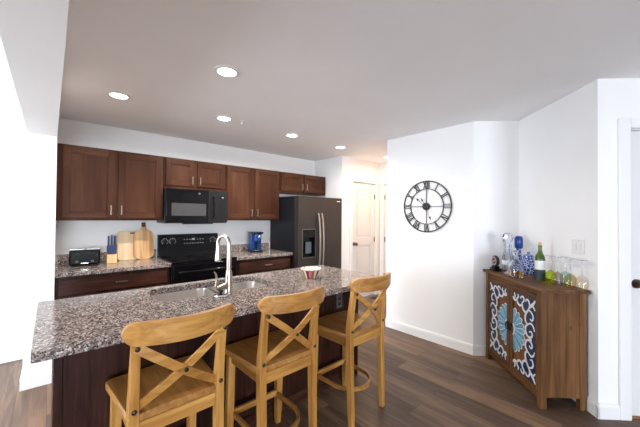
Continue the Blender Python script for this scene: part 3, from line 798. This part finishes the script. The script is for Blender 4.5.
# ------------------------------------------------------------------ bar stools
def arcx(n, w, y_end, y_mid):
    return [(-w + 2 * w * i / n, y_mid + (y_end - y_mid) * (2 * i / n - 1) ** 2) for i in range(n + 1)]
def make_stool():
    o = thing('bar_stool', '', 'bar stool')
    SH = .625
    # seat
    m = MB()
    out = []
    front = [(.222, .165), (.218, .185), (.20, .200)] + [(.20 - .04 * i, .200 + .012 * math.sin(math.pi * i / 10)) for i in range(1, 10)] + [(-.20, .200), (-.218, .185), (-.222, .165)]
    back = [(-.196, -.175), (-.186, -.192), (-.155, -.195)] + [(-.155 + .031 * i, -.195) for i in range(1, 10)] + [(.155, -.195), (.186, -.192), (.196, -.175)]
    sidel = [(-.222 + .026 * t, .165 - .34 * t) for t in (.25, .5, .75)]
    sider = [(.196 + .026 * t, -.175 + .34 * t) for t in (.25, .5, .75)]
    out = front + sidel + back + sider
    n = len(out); rings = [(1.0, SH - .032), (1.0, SH - .006), (.985, SH), (.80, SH - .002), (.45, SH - .007), (.12, SH - .008)]
    vs = [(a * k, b * k, z) for k, z in rings for a, b in out]
    fs = [(i * n + j, i * n + (j + 1) % n, (i + 1) * n + (j + 1) % n, (i + 1) * n + j) for i in range(len(rings) - 1) for j in range(n)]
    fs += [tuple(range(n))[::-1], tuple((len(rings) - 1) * n + j for j in range(n))]
    m.add(vs, fs).build('seat', 'oak_y', o, smooth=40, bevel=.003)
    # front legs
    for s in (-1, 1):
        MB().strip([(s * .178, .160, SH - .033), (s * .180, .166, .30), (s * .181, .172, .10), (s * .181, .175, 0)], (1, 0, 0), [.044, .044, .042, .034], [.040, .040, .038, .030]).build('front_leg', 'oak_z', o, bevel=.004)
        pts = [(s * .176, -.205, 0), (s * .176, -.200, .10), (s * .177, -.190, .35), (s * .178, -.184, .58), (s * .178, -.186, .68), (s * .178, -.200, .80), (s * .178, -.218, .92), (s * .178, -.231, 1.0)]
        leg = MB().strip(pts, (1, 0, 0), [.034, .038, .040, .040, .038, .035, .033, .030], [.032, .038, .042, .046, .044, .038, .032, .028]).build('rear_leg', 'oak_z', o, bevel=.005)
        for z, y in ((.645, -.208), (.905, -.248)):
            MB().lathe([(.010, 0), (.010, .003), (.006, .006), (0, .007)], (s * .178, y, z), 14, mtx=Matrix.Rotation(R(90), 4, 'X')).build('bolt', 'boltm', leg)
    # aprons
    for s in (-1, 1):
        MB().strip([(s * .176, .142, SH - .062), (s * .176, -.165, SH - .062)], (1, 0, 0), .02, .058).build('side_apron', 'oak_y', o, bevel=.002)
    MB().box(-.158, .158, .150, .170, SH - .09, SH - .033).build('front_apron', 'oak_x', o, bevel=.002)
    MB().box(-.158, .158, -.196, -.174, SH - .092, SH - .033).build('rear_apron', 'oak_x', o, bevel=.002)
    # curved top rail with rounded ends
    m = MB(); N = 36; w_ = .228; t = .024; vs = []; prof = []
    for i in range(N + 1):
        u = math.sin(math.pi / 2 * (-1 + 2 * i / N)); x = w_ * u
        yc = -.228 - .082 * (1 - u * u)
        e = 1 - abs(u); hh = .044
        k = 1.0 if e > .19 else math.sqrt(max(0.02, 1 - ((.19 - e) / .19) ** 2))
        zc = .972 - .004 * u * u
        zt_ = zc + hh * k; zb_ = zc - hh * k - (0.006 * (1 - u * u))
        vs += [(x, yc - t / 2, zb_), (x, yc + t / 2, zb_), (x, yc + t / 2 - .004, zt_), (x, yc - t / 2 - .004, zt_)]
    fs = [(i * 4 + j, i * 4 + (j + 1) % 4, (i + 1) * 4 + (j + 1) % 4, (i + 1) * 4 + j) for i in range(N) for j in range(4)] + [(3, 2, 1, 0), tuple(N * 4 + j for j in range(4))]
    m.add(vs, fs).build('top_rail', 'oak_x', o, smooth=40, bevel=.005)
    # crossed braces, bowed backwards
    for s in (-1, 1):
        pts = []
        for i in range(11):
            t_ = i / 10
            x = s * (-.178 + .340 * t_); z = .905 - .262 * t_
            y = -.236 + .066 * t_ - .042 * math.sin(math.pi * t_) - (.0 if s > 0 else -.013 * math.sin(math.pi * t_))
            pts.append((x, y, z))
        MB().strip(pts, (0, 1, 0), .012, .036).build('cross_brace', 'oak_x', o, bevel=.002)
    MB().lathe([(.009, 0), (.009, .004), (.005, .007), (0, .007)], (0, -.263, .774), 14, mtx=Matrix.Rotation(R(90), 4, 'X')).build('cross_bolt', 'boltm', o)
    # footrest: front bar and a bent hoop running round inside the rear legs
    MB().box(-.160, .160, .158, .180, .195, .232).build('foot_bar', 'oak_x', o, bevel=.003)
    pts = [(-.158, .150, .21)]
    for i in range(25):
        a = math.pi * (1 + i / 24); pts.append((.158 * math.cos(a), -.02 + .168 * math.sin(a), .21))
    pts.append((.158, .150, .21))
    MB().strip(pts, (0, 0, 1), .030, .018).build('foot_hoop', 'oak_y', o, bevel=.003)
    return o
proto = make_stool()
SY = 1.588
for i, (x, y, a, lab) in enumerate((
        (.432, SY, 1, 'golden oak X-back bar stool nearest the camera, at the left end of the island'),
        (1.018, SY, 1, 'middle golden oak X-back bar stool of the three along the island'),
        (1.705, SY + .01, 2, 'golden oak X-back bar stool at the far right end of the island'))):
    o = proto if i == 0 else copy_tree(proto)
    o.location = (x, y, 0); o.rotation_euler = (0, 0, R(a)); o['label'] = lab; o['group'] = 'X-back bar stools along the island'

# ------------------------------------------------------------------ recessed lights
LP = [(.42, 3.045, 'recessed ceiling light above the left back counter'), (.912, 2.018, 'recessed ceiling light over the island, nearest the camera'),
      (1.332, 3.006, 'recessed ceiling light in front of the microwave, beside the sprinkler'), (2.234, 3.045, 'recessed ceiling light in front of the coffee maker cabinet'),
      (3.13, 3.079, 'recessed ceiling light in front of the refrigerator'), (4.20, 3.02, 'recessed ceiling light in the small hall by the pantry door')]
def make_light():
    o = thing('recessed_light', '', 'ceiling light')
    MB().lathe([(.062, -.001), (.088, -.001), (.090, -.004), (.086, -.009), (.066, -.012), (.062, -.008)], n=36, closed=True).build('trim_ring', 'trim', o)
    MB().lathe([(0, -.006), (.0615, -.006), (.0615, -.002), (0, -.002)], n=32).build('lamp_lens', 'lens', o, smooth=0)
    return o
proto = make_light()
for i, (x, y, lab) in enumerate(LP):
    o = proto if i == 0 else copy_tree(proto)
    o.location = (x, y, H); o['label'] = lab; o['group'] = 'recessed ceiling lights'
    l = bpy.data.lights.new('downlight', 'AREA'); l.shape = 'DISK'; l.size = .12; l.energy = (4, 8, 22, 20, 4, 8)[i]; l.spread = R(165)
    l.color = (1.0, .91, .81) if i < 5 else (1.0, .60, .34)
    q = bpy.data.objects.new('downlight', l); COL.objects.link(q); q.location = (x, y, H - .015)
o = thing('fire_sprinkler', 'tiny white fire sprinkler on the ceiling in front of the microwave light', 'sprinkler', (1.52, 2.98, H))
MB().lathe([(0, 0), (.035, 0), (.033, -.006), (.012, -.010), (0, -.010)], n=24).build('escutcheon', 'white', o)
m = MB().cyl((0, 0, -.008), (0, 0, -.03), .008).lathe([(0, -.03), (.016, -.03), (.016, -.033), (0, -.033)], n=16)
m.build('sprinkler_head', 'white', o)

# ------------------------------------------------------------------ wall clock (local x to the viewer's right, z up, y into the wall)
o = thing('wall_clock', 'large open black metal wall clock with Roman numerals', 'clock', (3.305, 1.822, 1.556), R(-90))
def ring(r0, r1, y0=-.018, y1=-.008, n=72):
    return MB().lathe([(r0, y0), (r1, y0), (r1, y1), (r0, y1)], n=n, closed=True, mtx=Matrix.Rotation(R(-90), 4, 'X'))
ring(.291, .303).build('outer_ring', 'iron', o)
ring(.203, .211).build('inner_ring', 'iron', o)
NUM = ['XII', 'I', 'II', 'III', 'IV', 'V', 'VI', 'VII', 'VIII', 'IX', 'X', 'XI']
CW = {'I': .020, 'V': .042, 'X': .042}
for h_, s_ in enumerate(NUM):
    th = R(30 * h_); er = Vector((math.sin(th), 0, math.cos(th))); et = Vector((math.cos(th), 0, -math.sin(th)))
    m = MB(); tot = sum(CW[c] for c in s_); u = -tot / 2
    r0, r1 = .210, .292
    def bar(ua, ra, ub, rb, w_):
        m.strip([er * ra + et * ua + Vector((0, -.013, 0)), er * rb + et * ub + Vector((0, -.013, 0))], (0, 1, 0), .008, w_)
    for c in s_:
        cw = CW[c]
        if c == 'I': bar(u + cw / 2, r0, u + cw / 2, r1, .008)
        elif c == 'V': bar(u + cw / 2, r0, u + .004, r1, .010); bar(u + cw / 2, r0, u + cw - .004, r1, .006)
        else: bar(u + .004, r1, u + cw - .004, r0, .010); bar(u + cw - .004, r1, u + .004, r0, .006)
        u += cw
    m.build('numeral', 'iron', o)
for k in range(4):
    th = R(90 * k); e = Vector((math.sin(th), 0, math.cos(th)))
    MB().strip([e * .03 + Vector((0, -.013, 0)), e * .207 + Vector((0, -.013, 0))], (0, 1, 0), .007, .007).build('spoke', 'iron', o)
MB().lathe([(0, -.036), (.034, -.036), (.043, -.030), (.043, -.002), (0, -.002)], n=32, mtx=Matrix.Rotation(R(-90), 4, 'X')).build('movement_hub', 'iron', o)
def hand(name, ang, ln, w_, y):
    th = R(ang); e = Vector((math.sin(th), 0, math.cos(th))); t = Vector((math.cos(th), 0, -math.sin(th)))
    m = MB(); a0 = e * -.03; a1 = e * (ln - .04)
    m.strip([a0 + Vector((0, y, 0)), a1 + Vector((0, y, 0))], (0, 1, 0), .002, w_)
    pts = [a1 - t * .014, a1 + e * .04, a1 + t * .014]
    m.add([p + Vector((0, y - .001, 0)) for p in pts] + [p + Vector((0, y + .001, 0)) for p in pts], [(0, 1, 2), (5, 4, 3), (0, 3, 4, 1), (1, 4, 5, 2), (2, 5, 3, 0)])
    return m.build(name, 'iron', o)
hand('hour_hand', -28, .115, .006, -.040)
hand('minute_hand', -50, .155, .006, -.043)
hand('second_hand', 155, .175, .003, -.046)

# ------------------------------------------------------------------ sideboard (local x to the right of its front, y into the wall, z up)
SBX, SBY, SBR = 3.30, .646, R(225)
o = thing('sideboard', 'brown wood sideboard with blue and white painted doors by the angled wall', 'sideboard', (SBX, SBY, 0), SBR)
hw = .418; yf = -.35; yb = -.022; TZ = .872
m = MB().box(-.455, .455, -.368, -.018, TZ, TZ + .026); m.build('top', 'side_x', o, bevel=.004)
for x in (-1, 1):
    for y0 in (yf, yb - .045):
        a, b = sorted((x * hw, x * (hw - .045)))
        MB().box(a, b, y0, y0 + .045, 0, TZ).build('leg', 'side_z', o, bevel=.003)
    a, b = sorted((x * (hw - .006), x * (hw - .026)))
    MB().box(a, b, yf + .045, yb - .045, .085, TZ).build('side_panel', 'side_z', o)
MB().box(-hw + .045, hw - .045, yb - .015, yb - .003, .085, TZ).build('back_panel', 'side_z', o)
MB().box(-hw + .045, hw - .045, yf + .03, yb - .02, .088, .104).build('bottom_panel', 'side_x', o)
MB().box(-hw + .045, hw - .045, yf + .004, yf + .022, .836, TZ).build('top_apron', 'side_x', o, bevel=.002)
MB().box(-hw + .045, hw - .045, yf + .004, yf + .022, .060, .100).build('bottom_apron', 'side_x', o, bevel=.002)
CZ = .463; ZT, ZB = .793, .133
FR = yf + .004    # door front plane
def spiral(cx, cz, r, a0, turns, d):
    pts = []; N = int(20 * turns)
    for i in range(N + 1):
        t = i / N; a = R(a0) + d * 2 * math.pi * turns * t; rr = r * (1 - .72 * t)
        pts.append((cx + rr * math.cos(a), cz + rr * math.sin(a)))
    return pts
for s in (-1, 1):
    xi0, xi1 = .046, .352
    a, b = .003, hw - .047
    d = MB()
    fx = lambda x0, x1: sorted((s * x0, s * x1))
    d.box(*fx(a, xi0), FR, FR + .02, .104, .832); d.box(*fx(xi1, b), FR, FR + .02, .104, .832)
    d.box(*fx(xi0, xi1), FR, FR + .02, .104, ZB, 1); d.box(*fx(xi0, xi1), FR, FR + .02, ZT, .832, 1)
    d.box(*fx(xi0, xi1), FR + .008, FR + .016, ZB, ZT)
    dr = d.build('door', ['side_z', 'side_x'], o, bevel=.002)
    yi = FR + .008
    # navy corner fields bounded by scalloped white scrolls
    def spl(cp, n_=6):
        cp = [cp[0]] + cp + [cp[-1]]; o_ = []
        for i in range(1, len(cp) - 2):
            for j in range(n_):
                t = j / n_; p0, p1, p2, p3 = cp[i - 1:i + 3]
                o_.append(tuple(.5 * (2 * p1[k] + (p2[k] - p0[k]) * t + (2 * p0[k] - 5 * p1[k] + 4 * p2[k] - p3[k]) * t * t + (3 * p1[k] - p0[k] - 3 * p2[k] + p3[k]) * t ** 3) for k in (0, 1)))
        return o_ + [cp[-2]]
    BUMPS = [[(.050, .285), (.065, .262), (.090, .262), (.105, .280)], [(.105, .280), (.112, .250), (.140, .232), (.168, .240), (.178, .262)],
             [(.178, .262), (.186, .222), (.215, .198), (.245, .205), (.258, .228)], [(.258, .228), (.232, .195), (.218, .155), (.228, .120), (.256, .112)],
             [(.256, .112), (.226, .085), (.224, .045), (.252, .014), (.298, .004)]]
    CURLS = [[(.105, .280), (.126, .298), (.118, .318)], [(.178, .262), (.203, .288), (.192, .314), (.165, .308), (.160, .290)],
             [(.258, .228), (.277, .262), (.262, .300), (.235, .304), (.226, .284)], [(.300, .272), (.325, .264), (.342, .242)],
             [(.258, .228), (.296, .218), (.320, .188), (.306, .155), (.280, .162)], [(.256, .112), (.292, .128), (.322, .112), (.336, .080)],
             [(.252, .014), (.292, .020), (.308, .045), (.292, .066), (.270, .054)], [(.070, .270), (.078, .296), (.066, .320)]]
    for sz in (1, -1):
        A_ = []
        for b_ in BUMPS: A_ += spl(b_, 4)[:-1]
        pl = A_ + [(.300, .004), (xi1 - .004, .004), (xi1 - .004, .326), (xi0 + .004, .326)]
        MB().prism([(s * x, CZ + sz * z) for x, z in pl], lambda p_, q_, t_: (p_, t_, q_), yi - .003, yi + .001).build('navy_inlay', 'navy', dr)
        sw = MB()
        def rib(pts, w_):
            k = len(pts)
            ws = [w_ * (.55 + .45 * math.sin(math.pi * min(1, (i + 1) / k * 1.1))) for i in range(k)]
            sw.strip([(s * x, yi - .0045, CZ + sz * z) for x, z in pts], (0, 1, 0), .004, ws)
        for b_ in BUMPS: rib(spl(b_), .0175)
        for c_ in CURLS: rib(spl(c_), .0145)
        rib(spl([(.268, .246), (.300, .272), (.322, .292), (.344, .320)]), .024)
        sw.build('white_scroll', 'scroll', dr)
    # half rosette
    rim = MB(); NP = 12
    c = [(s * .0, CZ)]
    for i in range(NP):
        a0 = R(-90 + 180 * i / NP); a1 = R(-90 + 180 * (i + 1) / NP); am = (a0 + a1) / 2; ha = (a1 - a0) / 2
        pet = []; r0, r1 = .050, .178
        def pp(r, an): return (r * 1.06 * math.cos(an), CZ + r * math.sin(an))
        edge = [pp(r0, am - ha * .84)] + [pp(r1, am - ha * .84)] + [pp(r1 + .018 * math.sin(math.pi * j / 6), am - ha * .84 + 2 * ha * .84 * j / 6) for j in range(1, 6)] + [pp(r1, am + ha * .84), pp(r0, am + ha * .84)]
        if all(x < xi0 for x, z in edge): continue
        edge = [(max(x, xi0), z) for x, z in edge]
        def clean(e):
            out_ = []
            for q in e:
                if not out_ or (abs(q[0] - out_[-1][0]) + abs(q[1] - out_[-1][1])) > 1e-4: out_.append(q)
            return out_
        edge = clean(edge)
        if len(edge) < 3: continue
        MB().prism([(s * x, z) for x, z in edge], lambda p_, q_, t_: (p_, t_, q_), yi - .0045, yi + .001).build('petal', 'petal' if i % 2 else 'petal2', dr)
        # white outline
        big = [pp(r0 - .004, am - ha)] + [pp(r1, am - ha)] + [pp(r1 + .026 * math.sin(math.pi * j / 6), am - ha + 2 * ha * j / 6) for j in range(1, 6)] + [pp(r1, am + ha), pp(r0 - .004, am + ha)]
        big = clean([(max(x, xi0), z) for x, z in big])
        rim.prism([(s * x, z) for x, z in big], lambda p_, q_, t_: (p_, t_, q_), yi - .003, yi + .001)
    arc = [pp(.066, R(-48 + 96 * i / 14)) for i in range(15)]
    rim.strip([(s * max(x, xi0 + .003), yi - .0055, z) for x, z in arc], (0, 1, 0), .004, .011)
    rim.build('rosette_outline', 'scroll', dr)
    # drop handle
    hx = s * .024
    hm = MB(); hm.lathe([(0, 0), (.017, 0), (.014, .008), (.006, .016), (0, .016)], (hx, FR, CZ + .03), 16, mtx=Matrix.Rotation(R(90), 4, 'X'))
    pts = [(hx + .016 * math.sin(2 * math.pi * i / 20), FR - .014 - .004 * math.cos(2 * math.pi * i / 20), CZ + .0 + .032 * math.cos(2 * math.pi * i / 20)) for i in range(21)]
    hm.tube(pts, .0045, 8); hm.build('drop_handle', 'bronze', dr)

# ------------------------------------------------------------------ things on the sideboard
TOP = TZ + .0262
def on_top(name, label, cat, x, y, group=None, rz=0):
    return thing(name, label, cat, (SBX - S * x + S * y, SBY - S * x - S * y, TOP), SBR + rz, group)
# small round emblem ornament
o = on_top('desk_ornament', 'small dark round ornament on a black base at the far end of the sideboard', 'ornament', -.352, -.29)
MB().prism(rrect(-.045, .045, -.03, .03, .008, 3), XYZ, 0, .026).prism(rrect(-.032, .032, -.02, .02, .006, 3), XYZ, .026, .045).build('ornament_base', 'blackgloss', o, bevel=.003)
o.scale = (1.18, 1.18, 1.12)
q = Matrix.Rotation(R(90), 4, 'X')
MB().lathe([(0, -.012), (.043, -.012), (.048, -.006), (.048, .006), (.043, .012), (0, .012)], (0, 0, .088), 30, mtx=q).build('ornament_disc', 'iron', o)
MB().lathe([(.026, .0115), (.038, .0115), (.038, .014), (.026, .014)], (0, 0, .088), 30, closed=True, mtx=q).build('pale_ring', P('rose_paint', (.48, .30, .30), .4), o)
MB().strip([(-.024, -.0135, .076), (.024, -.0135, .100)], (0, 1, 0), .003, .009).build('pale_bar', 'mark', o)

GL = P('decanter_crystal', (.93, .96, 1.0), .04, trans=1.0, ior=1.47)
# tall clear decanter
o = on_top('glass_decanter', 'tall clear glass decanter with a faceted stopper behind the whiskey bottle', 'decanter', -.232, -.235)
MB().lathe([(0, 0), (.048, 0), (.050, .006), (.050, .14), (.046, .16), (.036, .19), (.030, .215), (.030, .26), (.034, .275), (.034, .282), (.024, .282), (.024, .27), (.022, .22), (.034, .165), (.038, .14), (.038, .012), (0, .012)], n=10).build('decanter_body', GL, o, smooth=0)
MB().lathe([(0, .262), (.020, .262), (.022, .285), (.036, .30), (.046, .345), (.040, .372), (.020, .385), (0, .386)], n=10).build('stopper', GL, o, smooth=0)
m = MB().lathe([(.0505, .085), (.0512, .085), (.0512, .125), (.0505, .125)], n=10, closed=True)
m.build('pale_band', P('pale_label', (.75, .78, .84), .5, noise=.1, nscale=60), o)
# tall blue bottle
BW = None
def blue_white(name, sc):
    m_, nt, b = mat_base(name); b.inputs['Roughness'].default_value = .12
    tc = nt.nodes.new('ShaderNodeTexCoord'); v = nt.nodes.new('ShaderNodeTexVoronoi'); v.inputs['Scale'].default_value = sc; v.feature = 'DISTANCE_TO_EDGE'
    nt.links.new(tc.outputs['Object'], v.inputs['Vector'])
    r = nt.nodes.new('ShaderNodeValToRGB'); r.color_ramp.interpolation = 'CONSTANT'
    r.color_ramp.elements[0].color = (.62, .68, .78, 1); r.color_ramp.elements[1].position = .07; r.color_ramp.elements[1].color = (.02, .08, .38, 1)
    nt.links.new(v.outputs['Distance'], r.inputs[0]); nt.links.new(r.outputs[0], b.inputs['Base Color'])
    return m_
BW = blue_white('blue_white_ceramic', 42)
o = on_top('blue_bottle', 'tall narrow bottle with a deep blue cap behind the decanters', 'bottle', -.275, -.11)
MB().lathe([(0, 0), (.046, 0), (.050, .01), (.050, .05), (.040, .10), (.026, .15), (.022, .20), (.021, .235), (0, .235)], n=28).build('bottle_body', BW, o)
MB().lathe([(0, .236), (.032, .236), (.036, .25), (.036, .33), (.030, .35), (.012, .357), (0, .357)], n=28).build('bottle_cap', P('cobalt_glaze', (.008, .05, .30), .1, spec=.6, noise=.2), o)
o = on_top('ceramic_jar', 'squat blue and white patterned jar behind the wine bottle', 'jar', -.150, -.095)
MB().lathe([(0, 0), (.050, 0), (.060, .015), (.064, .06), (.058, .11), (.044, .145), (.042, .16), (.046, .165), (0, .165)], n=28).build('jar_body', BW, o)
MB().lathe([(0, .166), (.046, .166), (.040, .185), (.018, .195), (.012, .205), (.014, .215), (0, .222)], n=24).build('jar_lid', BW, o)
# whiskey decanter: square
o = on_top('whiskey_decanter', 'short square glass decanter with amber whiskey at the front of the sideboard', 'decanter', -.040, -.275)
m = MB()
def sq(h, z, r): return [(a, b, z) for a, b in rrect(-h, h, -h, h, r, 4)]
def stack(rows):
    m_ = MB(); n_ = len(rows[0]); vs_ = [p for r_ in rows for p in r_]
    fs_ = [(i * n_ + j, i * n_ + (j + 1) % n_, (i + 1) * n_ + (j + 1) % n_, (i + 1) * n_ + j) for i in range(len(rows) - 1) for j in range(n_)]
    fs_ += [tuple(range(n_))[::-1], tuple((len(rows) - 1) * n_ + j for j in range(n_))]
    return m_.add(vs_, fs_)
stack([sq(.046, 0, .01), sq(.047, .006, .01), sq(.047, .115, .01), sq(.034, .14, .016), sq(.017, .155, .0165), sq(.016, .18, .0155), sq(.022, .186, .02), sq(.022, .19, .02), sq(.013, .19, .0125), sq(.013, .155, .0125), sq(.030, .138, .016), sq(.0425, .112, .008), sq(.0425, .009, .008)]).build('decanter_body', GL, o, smooth=30)
stack([sq(.0422, .0095, .008), sq(.0422, .052, .008)]).build('whiskey', P('amber_whiskey', (.72, .30, .045), .05, trans=.8, ior=1.36), o, smooth=30)
MB().lathe([(0, .188), (.012, .188), (.013, .194), (.022, .205), (.026, .22), (.020, .236), (0, .242)], n=8).build('stopper', GL, o, smooth=0)
# wine bottle
o = on_top('wine_bottle', 'green wine bottle with a cork and white label', 'bottle', .100, -.15)
GB = P('green_bottle_glass', (.075, .17, .018), .06, spec=.6, trans=.35, ior=1.5, noise=.1)
MB().lathe([(0, .0), (.036, 0), (.038, .005), (.038, .175), (.034, .205), (.020, .232), (.0145, .25), (.014, .285), (.0155, .287), (.0155, .297), (.013, .299), (0, .299)], n=28).build('bottle_body', GB, o)
MB().lathe([(.0383, .095), (.0388, .095), (.0388, .17), (.0383, .17)], n=28, closed=True).build('paper_label', P('white_paper', (.78, .78, .76), .6, noise=.04, nscale=50), o)
MB().lathe([(.0383, .008), (.0388, .008), (.0388, .09), (.0383, .09)], n=28, closed=True).build('dark_label', P('slate_blue_paper', (.03, .045, .065), .5, noise=.2, nscale=40), o)
MB().lathe([(0, .298), (.0115, .298), (.0125, .325), (0, .325)], n=18).build('cork', P('cork', (.52, .33, .16), .8, noise=.2, nscale=70), o)
m = MB(); m.box(-.016, .012, -.0405, -.0385, .112, .124).box(-.012, .018, -.0405, -.0385, .13, .138); 
# upturned wine glasses
def goblet(label, x, y, col, rim):
    o_ = on_top('wine_glass', label, 'wine glass', x, y, 'upturned stemmed wine glasses on the sideboard')
    tint = thin_glass('tint_' + rim, col)
    # bowl mouth down, foot at the top
    MB().lathe([(.033, 0), (.038, .03), (.040, .05), (.034, .08), (.018, .098), (.006, .104), (0, .105), (0, .102), (.016, .095), (.032, .078), (.038, .05), (.036, .03), (.031, 0)], n=28).build('glass_bowl', tint, o_)
    MB().lathe([(0, .104), (.005, .104), (.0038, .12), (.0035, .20), (.006, .213), (0, .213)], n=14).build('stem', GL, o_)
    MB().lathe([(0, .212), (.010, .213), (.034, .218), (.034, .2205), (0, .2215)], n=28).build('foot', GL, o_)
goblet('upturned stemmed wine glass with a lime green bowl beside the wine bottle', .185, -.12, (.87, .95, .45), 'lime')
goblet('upturned stemmed wine glass with a violet bowl, second from the wine bottle', .268, -.125, (.93, .89, .93), 'violet')
goblet('upturned stemmed wine glass with a teal bowl, between the violet and orange glasses', .245, -.045, (.86, .95, .96), 'teal')
goblet('upturned stemmed wine glass with an orange bowl beside the clear one', .345, -.085, (.98, .90, .76), 'orange')
goblet('upturned clear stemmed wine glass nearest the edge of the sideboard', .420, -.055, (.98, .97, .95), 'clear')

# switch plate above the glasses
o = thing('light_switch', 'white double rocker light switch plate on the angled wall', 'light switch', (3.077 + S * .0, .424 - S * .0, 1.207), R(225))
MB().box(-.060, .060, -.007, .0, -.058, .058).build('switch_plate', 'white', o, bevel=.002)
for x in (-.024, .024):
    MB().box(x - .016, x + .016, -.011, -.006, -.033, .033).build('rocker', 'white', o, bevel=.002)
